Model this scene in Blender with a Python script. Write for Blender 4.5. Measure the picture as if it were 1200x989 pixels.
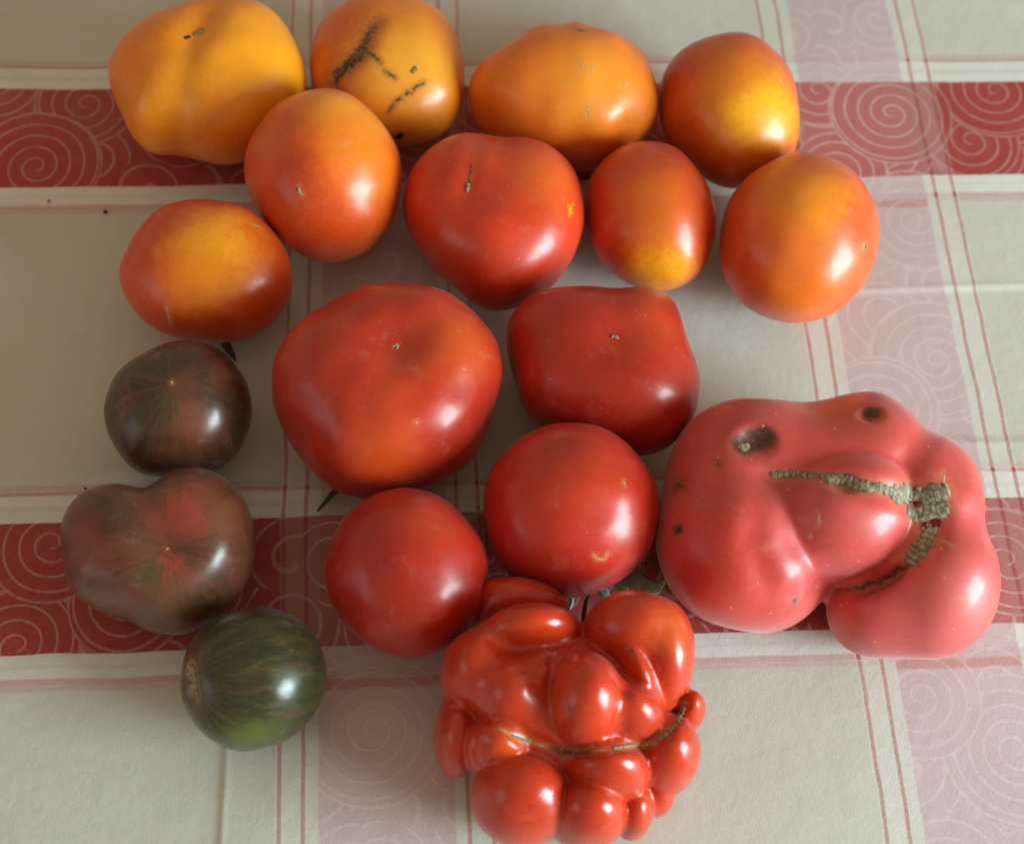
import bpy, math, random
import numpy as np
from mathutils import Vector, Matrix, noise
from mathutils.bvhtree import BVHTree

for o in list(bpy.data.objects):
    bpy.data.objects.remove(o, do_unlink=True)
SC = bpy.context.scene
COL = SC.collection
MM = 0.001

# ---------------------------------------------------------------- camera
cam_data = bpy.data.cameras.new('camera')
cam_data.sensor_width = 36.0
cam_data.lens = 54.0
cam_data.clip_start = 0.01
cam_data.clip_end = 50.0
cam = bpy.data.objects.new('camera', cam_data)
COL.objects.link(cam)
R = Matrix(((0.99450573, -0.10468214, 0.0), (0.09342164, 0.88752827, -0.45118286), (0.04723079, 0.44870394, 0.89243152)))
cam.matrix_world = Matrix.Translation((0.0, -0.2932689, 0.5800805)) @ R.to_4x4()
cam_data.dof.use_dof = True
cam_data.dof.focus_distance = 0.605
cam_data.dof.aperture_fstop = 7.0
SC.camera = cam

# ---------------------------------------------------------------- room light
world = bpy.data.worlds.new('World')
SC.world = world
world.use_nodes = True
bg = world.node_tree.nodes['Background']
bg.inputs['Color'].default_value = (1.0, 0.77, 0.52, 1.0)
bg.inputs['Strength'].default_value = 0.39


def area_lamp(name, loc, target, sx, sy, power, colour):
    l = bpy.data.lights.new(name, 'AREA')
    l.shape = 'RECTANGLE'; l.size = sx; l.size_y = sy
    l.energy = power; l.color = colour
    o = bpy.data.objects.new(name, l)
    COL.objects.link(o)
    o.location = loc
    o.rotation_euler = (Vector(target) - Vector(loc)).to_track_quat('-Z', 'Y').to_euler()
    return o


area_lamp('window_light', (1.36, -0.50, 0.42), (0, 0, 0.03), 0.72, 0.80, 44.0, (0.73, 0.94, 1.0))
area_lamp('far_window_light', (-1.5, -0.9, 0.4), (0, 0, 0.03), 0.9, 0.7, 1.8, (0.80, 0.90, 1.0))

SC.view_settings.view_transform = 'Standard'
SC.view_settings.look = 'None'
SC.view_settings.exposure = 0.22
SC.view_settings.gamma = 1.0
SC.render.engine = 'CYCLES'
SC.render.film_transparent = False

def sd_ell(P, e):
    cx, cy, cz, rx, ry, rz, rot = e[:7]
    c, s = np.cos(rot), np.sin(rot)
    x, y, z = P[..., 0] - cx, P[..., 1] - cy, P[..., 2] - cz
    u, v = c * x + s * y, -s * x + c * y
    k0 = np.sqrt((u / rx) ** 2 + (v / ry) ** 2 + (z / rz) ** 2) + 1e-9
    k1 = np.sqrt((u / rx ** 2) ** 2 + (v / ry ** 2) ** 2 + (z / rz ** 2) ** 2) + 1e-9
    return k0 * (k0 - 1.0) / k1


def sd_line(P, pts):
    d = None
    for a, b in zip(pts[:-1], pts[1:]):
        a = np.array(a); b = np.array(b); ab = b - a
        t = np.clip(((P - a) @ ab) / (ab @ ab), 0, 1)
        q = np.linalg.norm(P - (a + t[..., None] * ab), axis=-1)
        d = q if d is None else np.minimum(d, q)
    return d


def sd_fruit(P, D):
    d = None
    for e in D['lobes']:
        q = sd_ell(P, e)
        if d is None:
            d = q
        else:
            k = e[7] if len(e) > 7 else D['k']
            h = np.clip(k - np.abs(d - q), 0, None) / k
            d = np.minimum(d, q) - h * h * k * 0.25
    for e in D['pits']:
        q = -sd_ell(P, e); k = 3.0
        h = np.clip(k - np.abs(d - q), 0, None) / k
        d = np.maximum(d, q) + h * h * k * 0.25
    for pts, w, dep in D['grooves']:
        r = sd_line(P, pts)
        d = d + dep * np.exp(-(r / w) ** 2)
    return d

DATA = {
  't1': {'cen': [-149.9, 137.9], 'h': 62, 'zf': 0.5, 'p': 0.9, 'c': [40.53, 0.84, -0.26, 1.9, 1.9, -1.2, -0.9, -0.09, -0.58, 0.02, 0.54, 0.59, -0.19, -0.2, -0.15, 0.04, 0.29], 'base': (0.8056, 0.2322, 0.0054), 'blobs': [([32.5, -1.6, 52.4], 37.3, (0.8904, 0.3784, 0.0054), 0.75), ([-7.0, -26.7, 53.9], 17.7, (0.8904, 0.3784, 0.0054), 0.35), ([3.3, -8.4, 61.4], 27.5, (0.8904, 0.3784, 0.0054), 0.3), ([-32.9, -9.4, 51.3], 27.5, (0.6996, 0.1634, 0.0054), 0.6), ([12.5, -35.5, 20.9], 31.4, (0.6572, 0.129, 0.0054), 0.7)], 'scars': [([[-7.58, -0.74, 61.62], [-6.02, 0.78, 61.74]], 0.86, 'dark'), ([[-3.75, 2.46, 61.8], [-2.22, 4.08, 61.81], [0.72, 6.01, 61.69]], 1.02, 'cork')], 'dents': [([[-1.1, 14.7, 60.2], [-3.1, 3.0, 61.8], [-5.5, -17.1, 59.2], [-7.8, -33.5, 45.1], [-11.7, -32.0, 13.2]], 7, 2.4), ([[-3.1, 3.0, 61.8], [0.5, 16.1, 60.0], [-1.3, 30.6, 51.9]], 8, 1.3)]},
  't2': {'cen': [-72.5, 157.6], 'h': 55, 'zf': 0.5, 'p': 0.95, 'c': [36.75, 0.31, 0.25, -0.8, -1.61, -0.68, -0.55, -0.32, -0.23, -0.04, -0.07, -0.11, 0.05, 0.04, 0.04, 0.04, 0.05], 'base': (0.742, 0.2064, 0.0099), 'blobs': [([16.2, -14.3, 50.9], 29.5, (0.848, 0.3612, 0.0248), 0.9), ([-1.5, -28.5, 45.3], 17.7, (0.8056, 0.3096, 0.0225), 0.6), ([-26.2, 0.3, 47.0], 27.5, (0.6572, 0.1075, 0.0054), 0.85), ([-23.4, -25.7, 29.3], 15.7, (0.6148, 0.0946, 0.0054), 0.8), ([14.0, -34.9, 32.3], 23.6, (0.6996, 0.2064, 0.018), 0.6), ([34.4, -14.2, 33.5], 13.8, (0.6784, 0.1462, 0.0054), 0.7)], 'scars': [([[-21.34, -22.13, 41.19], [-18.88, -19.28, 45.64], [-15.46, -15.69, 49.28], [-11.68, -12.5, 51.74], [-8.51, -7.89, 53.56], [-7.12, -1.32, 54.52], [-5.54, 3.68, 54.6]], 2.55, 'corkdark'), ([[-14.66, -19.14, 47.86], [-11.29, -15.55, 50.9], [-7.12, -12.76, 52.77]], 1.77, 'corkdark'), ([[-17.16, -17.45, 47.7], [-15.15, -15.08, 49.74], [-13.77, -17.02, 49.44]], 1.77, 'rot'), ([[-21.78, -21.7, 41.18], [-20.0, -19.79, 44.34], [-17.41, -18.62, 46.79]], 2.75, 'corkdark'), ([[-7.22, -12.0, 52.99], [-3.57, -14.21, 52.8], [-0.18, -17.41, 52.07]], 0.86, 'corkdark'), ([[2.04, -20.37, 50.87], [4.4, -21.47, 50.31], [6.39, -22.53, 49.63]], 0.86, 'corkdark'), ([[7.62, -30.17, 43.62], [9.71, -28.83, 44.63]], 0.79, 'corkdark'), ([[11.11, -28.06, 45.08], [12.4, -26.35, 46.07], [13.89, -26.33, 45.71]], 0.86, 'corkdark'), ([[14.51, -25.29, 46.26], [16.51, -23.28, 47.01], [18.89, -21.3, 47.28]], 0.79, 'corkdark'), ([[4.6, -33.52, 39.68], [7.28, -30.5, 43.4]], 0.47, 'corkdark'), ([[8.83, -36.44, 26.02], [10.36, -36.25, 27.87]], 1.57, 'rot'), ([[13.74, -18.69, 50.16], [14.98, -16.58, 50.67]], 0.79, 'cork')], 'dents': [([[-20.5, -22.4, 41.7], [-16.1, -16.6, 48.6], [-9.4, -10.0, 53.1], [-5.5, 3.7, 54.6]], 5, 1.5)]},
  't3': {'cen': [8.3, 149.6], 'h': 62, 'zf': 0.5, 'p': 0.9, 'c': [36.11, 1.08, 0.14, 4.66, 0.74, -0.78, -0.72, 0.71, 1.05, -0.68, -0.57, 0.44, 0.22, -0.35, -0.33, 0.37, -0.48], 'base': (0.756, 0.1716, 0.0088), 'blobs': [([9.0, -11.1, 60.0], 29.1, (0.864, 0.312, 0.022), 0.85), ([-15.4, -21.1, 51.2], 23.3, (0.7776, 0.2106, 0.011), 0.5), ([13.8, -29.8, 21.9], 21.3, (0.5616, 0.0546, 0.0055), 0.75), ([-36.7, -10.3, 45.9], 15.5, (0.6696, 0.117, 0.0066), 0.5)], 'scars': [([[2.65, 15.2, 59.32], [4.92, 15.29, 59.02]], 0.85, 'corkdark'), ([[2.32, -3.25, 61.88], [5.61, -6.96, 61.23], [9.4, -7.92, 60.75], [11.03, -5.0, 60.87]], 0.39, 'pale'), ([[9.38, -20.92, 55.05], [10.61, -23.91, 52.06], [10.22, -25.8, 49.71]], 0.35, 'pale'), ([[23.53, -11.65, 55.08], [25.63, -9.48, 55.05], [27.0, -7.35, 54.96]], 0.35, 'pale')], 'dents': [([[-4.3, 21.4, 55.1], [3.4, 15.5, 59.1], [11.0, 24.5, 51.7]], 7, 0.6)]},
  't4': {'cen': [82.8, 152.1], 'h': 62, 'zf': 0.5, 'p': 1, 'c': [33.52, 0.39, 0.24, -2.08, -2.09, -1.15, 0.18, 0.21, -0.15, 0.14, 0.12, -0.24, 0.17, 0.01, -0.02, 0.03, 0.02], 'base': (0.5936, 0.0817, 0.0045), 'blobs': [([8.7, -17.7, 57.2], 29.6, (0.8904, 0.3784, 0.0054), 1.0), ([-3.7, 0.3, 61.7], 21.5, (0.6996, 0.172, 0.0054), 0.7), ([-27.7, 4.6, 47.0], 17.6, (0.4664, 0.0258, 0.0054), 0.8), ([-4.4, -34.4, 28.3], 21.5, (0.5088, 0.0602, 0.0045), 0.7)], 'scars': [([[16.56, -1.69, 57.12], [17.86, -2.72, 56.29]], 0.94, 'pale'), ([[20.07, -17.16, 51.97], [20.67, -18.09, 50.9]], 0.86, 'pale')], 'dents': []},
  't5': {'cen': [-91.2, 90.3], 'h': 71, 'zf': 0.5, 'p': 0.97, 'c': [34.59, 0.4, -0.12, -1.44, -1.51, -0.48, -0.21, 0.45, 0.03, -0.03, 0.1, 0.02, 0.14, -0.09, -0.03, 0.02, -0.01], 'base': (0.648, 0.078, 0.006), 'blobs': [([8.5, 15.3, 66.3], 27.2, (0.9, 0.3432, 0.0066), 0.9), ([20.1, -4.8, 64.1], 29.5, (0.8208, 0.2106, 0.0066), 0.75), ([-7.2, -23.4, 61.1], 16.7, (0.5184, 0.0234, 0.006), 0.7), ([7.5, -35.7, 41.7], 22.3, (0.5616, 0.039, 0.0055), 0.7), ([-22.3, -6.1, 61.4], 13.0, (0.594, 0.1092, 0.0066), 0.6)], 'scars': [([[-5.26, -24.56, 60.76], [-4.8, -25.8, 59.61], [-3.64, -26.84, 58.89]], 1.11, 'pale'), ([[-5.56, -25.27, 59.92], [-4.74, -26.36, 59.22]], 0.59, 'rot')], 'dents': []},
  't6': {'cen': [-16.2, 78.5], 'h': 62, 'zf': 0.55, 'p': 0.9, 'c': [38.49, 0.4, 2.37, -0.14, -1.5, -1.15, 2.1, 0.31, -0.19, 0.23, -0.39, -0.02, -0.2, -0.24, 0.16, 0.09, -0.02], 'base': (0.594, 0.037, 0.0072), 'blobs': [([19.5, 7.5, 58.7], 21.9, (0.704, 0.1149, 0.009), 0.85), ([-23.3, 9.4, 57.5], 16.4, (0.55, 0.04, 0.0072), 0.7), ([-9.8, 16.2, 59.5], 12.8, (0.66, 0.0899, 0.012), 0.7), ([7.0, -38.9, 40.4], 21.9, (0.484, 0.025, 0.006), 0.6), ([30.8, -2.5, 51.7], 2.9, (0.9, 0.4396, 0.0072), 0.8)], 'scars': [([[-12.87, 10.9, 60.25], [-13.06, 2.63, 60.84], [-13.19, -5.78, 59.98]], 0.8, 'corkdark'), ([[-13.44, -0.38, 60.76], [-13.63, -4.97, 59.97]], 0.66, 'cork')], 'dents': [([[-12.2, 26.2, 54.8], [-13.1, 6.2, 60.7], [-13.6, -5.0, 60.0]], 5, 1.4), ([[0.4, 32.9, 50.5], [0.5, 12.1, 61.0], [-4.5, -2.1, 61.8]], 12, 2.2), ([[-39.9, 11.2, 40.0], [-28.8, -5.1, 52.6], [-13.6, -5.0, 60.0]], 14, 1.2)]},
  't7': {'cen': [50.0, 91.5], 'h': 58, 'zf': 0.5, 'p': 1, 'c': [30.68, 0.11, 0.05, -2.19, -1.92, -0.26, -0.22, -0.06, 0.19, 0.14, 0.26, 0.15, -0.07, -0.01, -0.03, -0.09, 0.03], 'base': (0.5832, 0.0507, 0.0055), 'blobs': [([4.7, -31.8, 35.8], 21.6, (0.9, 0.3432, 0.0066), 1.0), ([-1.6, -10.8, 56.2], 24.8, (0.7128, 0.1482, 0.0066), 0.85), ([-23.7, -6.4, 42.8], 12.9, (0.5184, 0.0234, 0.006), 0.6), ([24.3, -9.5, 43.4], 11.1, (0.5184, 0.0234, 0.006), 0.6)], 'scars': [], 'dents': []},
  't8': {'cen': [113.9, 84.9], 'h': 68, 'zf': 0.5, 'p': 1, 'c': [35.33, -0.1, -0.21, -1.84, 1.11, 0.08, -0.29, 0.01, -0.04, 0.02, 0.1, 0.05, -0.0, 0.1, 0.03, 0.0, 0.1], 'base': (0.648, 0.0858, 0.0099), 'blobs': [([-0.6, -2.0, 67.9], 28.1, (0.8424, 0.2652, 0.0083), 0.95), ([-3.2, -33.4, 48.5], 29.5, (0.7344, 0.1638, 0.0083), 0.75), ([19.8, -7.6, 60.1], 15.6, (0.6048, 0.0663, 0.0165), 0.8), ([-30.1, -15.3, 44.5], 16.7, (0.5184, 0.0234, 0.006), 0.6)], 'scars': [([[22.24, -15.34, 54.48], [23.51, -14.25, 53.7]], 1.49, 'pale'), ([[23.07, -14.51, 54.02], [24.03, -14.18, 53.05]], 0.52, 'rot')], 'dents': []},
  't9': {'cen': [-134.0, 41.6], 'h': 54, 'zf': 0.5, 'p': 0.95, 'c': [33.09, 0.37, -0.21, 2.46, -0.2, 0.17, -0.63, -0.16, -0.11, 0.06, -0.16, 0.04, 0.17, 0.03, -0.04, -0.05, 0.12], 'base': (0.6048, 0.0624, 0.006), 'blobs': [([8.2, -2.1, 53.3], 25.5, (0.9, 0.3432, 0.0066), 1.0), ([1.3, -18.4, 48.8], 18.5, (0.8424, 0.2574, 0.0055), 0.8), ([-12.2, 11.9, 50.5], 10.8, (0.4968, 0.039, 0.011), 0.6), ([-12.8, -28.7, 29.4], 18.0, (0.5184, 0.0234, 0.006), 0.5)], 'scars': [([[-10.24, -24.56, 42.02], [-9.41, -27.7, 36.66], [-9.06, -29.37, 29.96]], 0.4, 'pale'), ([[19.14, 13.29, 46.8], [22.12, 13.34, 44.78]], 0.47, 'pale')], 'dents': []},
  't10': {'cen': [-133.4, -23.6], 'h': 53, 'zf': 0.5, 'p': 0.95, 'c': [28.16, 0.36, -0.24, 0.69, 1.05, -0.06, -0.33, -0.18, -0.22, -0.18, 0.12, 0.15, 0.14, 0.08, -0.06, -0.05, 0.02], 'base': (0.0507, 0.0198, 0.0084), 'blobs': [([12.0, -15.8, 45.6], 15.5, (0.1872, 0.0428, 0.0192), 0.85), ([6.0, -1.4, 52.4], 10.3, (0.1716, 0.0401, 0.018), 0.7), ([19.0, 8.3, 45.8], 8.9, (0.1872, 0.0401, 0.018), 0.7), ([-16.0, -2.2, 48.9], 17.2, (0.0312, 0.0303, 0.006), 0.7), ([-1.0, -8.3, 51.8], 4.1, (0.0468, 0.0606, 0.0084), 0.8), ([-16.3, -10.5, 46.8], 6.9, (0.156, 0.0356, 0.018), 0.6), ([6.0, -25.1, 32.8], 13.7, (0.156, 0.0446, 0.021), 0.6)], 'scars': [([[1.36, -1.12, 52.92], [1.88, -2.14, 52.85]], 0.55, 'pale')], 'dents': [], 'stripes': [1.8, -1.8, 52.9], 'streak': 0.35},
  't11': {'cen': [-128.5, -85.4], 'h': 58, 'zf': 0.5, 'p': 0.85, 'c': [33.24, 0.7, 0.35, 3.51, 1.42, -2.39, 0.78, -0.11, -0.8, 0.99, 0.38, -0.25, -0.09, -0.05, 0.02, 0.08, -0.16], 'base': (0.145, 0.0343, 0.0173), 'blobs': [([10.9, 7.3, 56.9], 14.8, (0.34, 0.0429, 0.0252), 0.9), ([10.9, -13.8, 54.8], 7.2, (0.42, 0.0585, 0.036), 0.9), ([2.3, -18.4, 53.9], 7.9, (0.06, 0.053, 0.0101), 0.9), ([10.3, -25.6, 46.4], 13.2, (0.13, 0.0546, 0.0216), 0.8), ([-18.0, 2.8, 55.7], 13.8, (0.065, 0.0234, 0.0101), 0.8), ([26.9, 10.9, 48.9], 11.9, (0.17, 0.0585, 0.018), 0.8), ([-21.5, -9.8, 52.5], 13.2, (0.28, 0.039, 0.0216), 0.6), ([-7.6, -25.8, 41.6], 14.8, (0.15, 0.0468, 0.0302), 0.8), ([24.1, -20.0, 40.1], 12.5, (0.04, 0.0265, 0.0072), 0.8), ([33.7, -2.1, 40.4], 8.2, (0.11, 0.0429, 0.0144), 0.8), ([-15.4, 8.3, 55.7], 8.2, (0.1, 0.039, 0.0144), 0.6), ([25.7, -3.8, 50.8], 4.9, (0.06, 0.053, 0.0101), 0.6), ([-3.7, 22.1, 47.5], 6.6, (0.04, 0.0265, 0.0072), 0.6)], 'scars': [([[8.89, -8.43, 56.74], [9.85, -8.84, 56.37], [10.66, -8.12, 56.46]], 0.59, 'pale')], 'dents': [([[-8.3, 21.9, 46.7], [-0.9, 3.9, 57.8], [8.9, -8.4, 56.7]], 10, 3.0), ([[-7.9, -28.8, 18.8], [2.7, -22.9, 50.4], [8.9, -8.4, 56.7]], 9, 1.2), ([[-31.8, -7.3, 43.5], [-14.3, -13.0, 54.2], [8.9, -8.4, 56.7]], 10, 1.0)], 'stripes': [9.8, -8.8, 56.4], 'streak': 0.35},
  't12': {'cen': [-84.9, -130.4], 'h': 54, 'zf': 0.5, 'p': 0.95, 'c': [26.26, -0.15, 0.38, 0.22, 0.45, 0.17, 0.32, -0.08, -0.18, 0.03, -0.06, -0.13, 0.12, 0.09, 0.08, -0.02, -0.04], 'base': (0.0372, 0.0381, 0.007), 'blobs': [([-21.5, -0.9, 43.0], 13.3, (0.093, 0.0378, 0.013), 0.9), ([5.7, -22.9, 36.9], 14.3, (0.093, 0.1172, 0.01), 0.75), ([-16.5, -17.8, 37.9], 9.5, (0.0868, 0.0416, 0.015), 0.8)], 'scars': [([[-21.67, -3.57, 42.38], [-19.43, -7.44, 44.34], [-18.09, -12.26, 43.06]], 2.38, 'cork'), ([[-20.95, -5.28, 42.97], [-19.19, -8.91, 44.05], [-18.39, -13.18, 41.8]], 1.33, 'rot'), ([[-23.31, -11.26, 33.62], [-22.32, -13.12, 33.79]], 1.08, 'rot')], 'dents': [([[-20.6, -5.1, 43.6], [-18.9, -12.1, 42.2]], 4, 2.2)], 'stripes': [-20.0, -8.7, 43.0]},
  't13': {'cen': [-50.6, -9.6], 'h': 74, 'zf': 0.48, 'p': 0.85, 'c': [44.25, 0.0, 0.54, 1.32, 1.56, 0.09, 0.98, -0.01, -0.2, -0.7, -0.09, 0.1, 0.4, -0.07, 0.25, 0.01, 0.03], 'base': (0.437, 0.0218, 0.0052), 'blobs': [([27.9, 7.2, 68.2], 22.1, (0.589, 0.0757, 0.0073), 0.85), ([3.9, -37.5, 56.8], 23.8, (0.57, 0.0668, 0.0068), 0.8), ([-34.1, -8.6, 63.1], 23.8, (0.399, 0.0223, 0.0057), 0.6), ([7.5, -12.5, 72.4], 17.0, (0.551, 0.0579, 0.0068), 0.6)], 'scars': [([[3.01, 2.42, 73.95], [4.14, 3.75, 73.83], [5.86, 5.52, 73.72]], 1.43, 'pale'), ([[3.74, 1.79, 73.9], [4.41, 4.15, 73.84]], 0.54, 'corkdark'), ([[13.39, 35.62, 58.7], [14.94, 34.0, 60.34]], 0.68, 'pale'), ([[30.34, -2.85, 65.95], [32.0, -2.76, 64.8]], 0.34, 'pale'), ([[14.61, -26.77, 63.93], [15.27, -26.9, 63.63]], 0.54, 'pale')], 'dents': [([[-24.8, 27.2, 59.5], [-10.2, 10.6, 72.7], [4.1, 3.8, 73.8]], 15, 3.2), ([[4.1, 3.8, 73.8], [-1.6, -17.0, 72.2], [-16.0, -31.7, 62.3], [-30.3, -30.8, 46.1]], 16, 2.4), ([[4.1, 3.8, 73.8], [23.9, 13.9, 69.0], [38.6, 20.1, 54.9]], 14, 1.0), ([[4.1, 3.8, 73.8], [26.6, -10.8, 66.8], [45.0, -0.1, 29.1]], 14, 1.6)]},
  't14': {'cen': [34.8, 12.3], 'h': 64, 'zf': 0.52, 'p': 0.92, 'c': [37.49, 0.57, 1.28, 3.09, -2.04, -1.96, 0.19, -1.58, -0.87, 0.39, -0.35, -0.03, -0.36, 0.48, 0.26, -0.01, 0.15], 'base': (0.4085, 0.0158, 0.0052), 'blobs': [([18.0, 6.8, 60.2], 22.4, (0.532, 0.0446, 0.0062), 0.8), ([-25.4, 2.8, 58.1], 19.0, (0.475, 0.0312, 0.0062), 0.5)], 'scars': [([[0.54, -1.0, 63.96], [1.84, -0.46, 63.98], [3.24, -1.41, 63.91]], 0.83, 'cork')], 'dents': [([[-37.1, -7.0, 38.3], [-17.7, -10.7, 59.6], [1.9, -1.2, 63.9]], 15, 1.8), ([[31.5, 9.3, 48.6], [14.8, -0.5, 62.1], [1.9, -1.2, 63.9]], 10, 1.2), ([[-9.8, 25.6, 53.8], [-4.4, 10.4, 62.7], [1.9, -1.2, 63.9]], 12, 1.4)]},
  't15': {'cen': [-33.7, -84.3], 'h': 62, 'zf': 0.5, 'p': 1, 'c': [31.54, 0.16, 0.29, -0.34, -0.76, 0.02, -0.15, 0.06, 0.11, 0.07, -0.01, -0.09, 0.03, -0.08, -0.02, 0.01, 0.06], 'base': (0.399, 0.0139, 0.0047), 'blobs': [([7.8, 10.7, 58.9], 17.7, (0.513, 0.0401, 0.0062), 0.7)], 'scars': [], 'dents': []},
  't16': {'cen': [26.3, -51.7], 'h': 65, 'zf': 0.5, 'p': 0.95, 'c': [34.0, -0.21, 0.08, 0.36, 0.32, 0.31, -0.14, 0.01, -0.19, 0.06, 0.01, 0.01, -0.16, -0.1, 0.04, 0.04, 0.02], 'base': (0.473, 0.0185, 0.006), 'blobs': [([4.1, -0.7, 64.7], 23.0, (0.572, 0.045, 0.0084), 0.7)], 'scars': [([[-15.02, 10.83, 60.22], [-12.63, 12.71, 60.64], [-8.9, 13.89, 61.33]], 1.97, 'faint'), ([[-13.21, 11.93, 60.62], [-11.68, 12.64, 61.0]], 0.53, 'corkdark'), ([[17.11, 1.02, 61.12], [17.55, -0.61, 60.95]], 0.46, 'pale'), ([[8.67, -25.76, 51.87], [10.51, -26.41, 49.75], [13.11, -25.72, 48.77], [14.08, -23.97, 50.64]], 0.3, 'pale')], 'dents': [([[-15.7, 10.9, 59.9], [-8.9, 13.5, 61.5]], 7, 1.8)]},
  't17': {'cen': [120.1, -27.9], 'lobes': [[-6.2, -13.7, 30.0, 47.9, 31.7, 30.0, 0.0], [-28.2, -28.1, 34.0, 32.2, 35.8, 34.0, 0.0], [-26.9, 1.4, 34.0, 29.4, 25.2, 33.0, 0.175], [-1.3, -1.2, 38.0, 31.4, 29.2, 30.0, 0.0], [18.8, 6.9, 36.0, 26.3, 27.5, 33.0, 0.0], [41.7, -10.0, 34.0, 24.3, 31.6, 34.0, 0.0, 6], [46.5, -38.7, 32.0, 25.4, 28.6, 32.0, 0.0, 6], [29.0, -49.3, 25.0, 20.5, 17.3, 25.0, 0.0, 6], [8.0, -20.3, 44.0, 31.5, 25.0, 31.0, 0.349, 1.8], [-14.6, -45.8, 29.0, 18.4, 15.5, 29.0, 0.0, 8]], 'k': 9.0, 'pits': [[20.0, -47.5, 47.4, 13.8, 4.0, 8.0, 0.471], [-29.5, -3.6, 66.6, 8.1, 6.1, 4.2, 0.314], [15.1, 13.4, 67.9, 3.7, 3.3, 3.2, -0.0], [3.2, -19.0, 74.6, 2.9, 2.5, 4.0, -0.0]], 'grooves': [([[-21.8, -15.8, 65.9], [-8.2, -16.2, 69.3], [1.7, -19.0, 74.3], [16.0, -20.7, 73.9], [32.9, -18.9, 64.3], [39.9, -23.5, 64.7], [37.4, -32.8, 61.6], [31.4, -41.4, 57.5]], 5, 3.2), ([[31.4, -41.4, 57.5], [23.6, -45.6, 49.5], [14.2, -47.6, 42.1], [1.6, -50.1, 43.3]], 4, 3.0), ([[-15.2, -19.6, 65.2], [-14.9, -33.2, 64.6], [-8.7, -46.8, 58.2], [-0.2, -51.2, 45.7]], 9, 2.0), ([[-26.8, -25.6, 67.9], [-28.8, -44.7, 64.1], [-18.1, -58.6, 51.2], [-10.6, -57.4, 50.0]], 6, 1.6), ([[-6.2, -9.0, 67.4], [-4.6, 5.6, 67.1], [-0.6, 21.6, 58.4]], 12, 2.0), ([[6.3, -21.6, 74.9], [21.7, -27.7, 69.5], [33.8, -35.8, 59.6]], 8, 0.8), ([[-53.3, -18.6, 53.3], [-39.1, -24.4, 65.8], [-21.8, -15.8, 65.9]], 9, 1.6), ([[35.7, -19.1, 65.5], [43.2, -14.0, 67.7], [47.1, -4.2, 66.6]], 9, 2.2)], 'base': (0.54, 0.0539, 0.0462), 'blobs': [([-43.1, -48.6, 57.1], 30.7, (0.54, 0.0255, 0.0154), 0.95), ([-5.2, -27.7, 70.4], 20.5, (0.594, 0.0882, 0.0825), 0.6), ([-27.8, -62.3, 44.4], 20.5, (0.5832, 0.049, 0.033), 0.7), ([8.5, 11.0, 66.7], 18.7, (0.5616, 0.0833, 0.0495), 0.6), ([-30.2, 3.2, 65.9], 20.5, (0.4968, 0.049, 0.0385), 0.6), ([43.0, -54.5, 58.4], 29.0, (0.648, 0.1274, 0.1155), 0.85)], 'scars': [([[-20.97, -13.72, 61.63], [-13.03, -13.03, 62.12], [-5.77, -14.17, 65.65], [0.76, -16.42, 69.12]], 1.3, 'cork'), ([[-1.07, -16.83, 68.8], [2.9, -16.34, 69.48], [6.84, -17.93, 70.16], [11.85, -19.4, 71.6], [18.6, -19.24, 69.92], [25.09, -18.78, 65.9]], 2.05, 'cork'), ([[23.5, -19.46, 67.01], [29.22, -16.17, 62.7], [34.6, -16.55, 61.8], [38.51, -16.3, 63.82], [41.98, -15.12, 65.21]], 3.41, 'cork'), ([[31.79, -22.32, 59.86], [35.46, -21.51, 60.56], [39.96, -22.11, 61.54], [42.17, -20.37, 62.92]], 3.07, 'cork'), ([[36.99, -23.78, 60.58], [38.79, -28.28, 59.44], [37.14, -33.4, 58.03], [34.95, -37.11, 56.43], [32.97, -39.18, 54.21]], 2.56, 'cork'), ([[33.46, -38.67, 54.79], [31.6, -40.36, 49.85], [28.61, -41.48, 43.02], [24.5, -43.22, 40.04], [16.52, -46.27, 39.33], [9.08, -46.36, 33.68]], 1.16, 'corkdark'), ([[2.63, -16.62, 69.26], [4.4, -16.32, 69.82], [6.49, -17.02, 70.36]], 2.05, 'rot'), ([[31.1, -19.1, 60.32], [33.02, -18.9, 60.35], [34.78, -18.95, 60.92]], 1.36, 'hole'), ([[37.54, -27.06, 59.49], [39.31, -26.4, 60.03], [41.05, -25.8, 60.71]], 2.05, 'hole'), ([[-33.03, -3.53, 62.79], [-28.85, -1.16, 62.64], [-24.56, 0.2, 63.84]], 4.26, 'decay'), ([[-33.34, -4.67, 62.85], [-31.02, -3.46, 62.39]], 1.53, 'cork'), ([[14.62, 14.95, 64.71], [17.1, 14.62, 65.22]], 2.22, 'decay'), ([[-54.85, -36.26, 51.4], [-53.26, -36.39, 53.79]], 1.43, 'decay'), ([[-54.31, -36.53, 52.18], [-53.54, -36.28, 53.44]], 0.85, 'rot'), ([[-54.59, -16.71, 47.97], [-53.24, -16.72, 49.93]], 1.53, 'corkdark'), ([[-41.67, -11.98, 61.88], [-40.76, -12.83, 62.4]], 0.82, 'corkdark'), ([[-8.94, -57.39, 45.1], [-8.11, -56.48, 45.64]], 0.55, 'corkdark'), ([[-5.53, -30.59, 69.08], [-4.53, -33.9, 67.52], [-5.09, -35.28, 65.81]], 0.75, 'pale'), ([[-6.88, -37.65, 61.21], [-6.57, -36.85, 62.64]], 0.55, 'pale'), ([[41.65, -14.84, 65.26], [42.57, -9.77, 65.96], [42.0, -7.04, 66.02]], 0.55, 'pale'), ([[40.97, -32.52, 60.28], [43.93, -34.61, 62.85], [45.53, -36.11, 63.64]], 0.61, 'pale')], 'dents': []},
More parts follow.
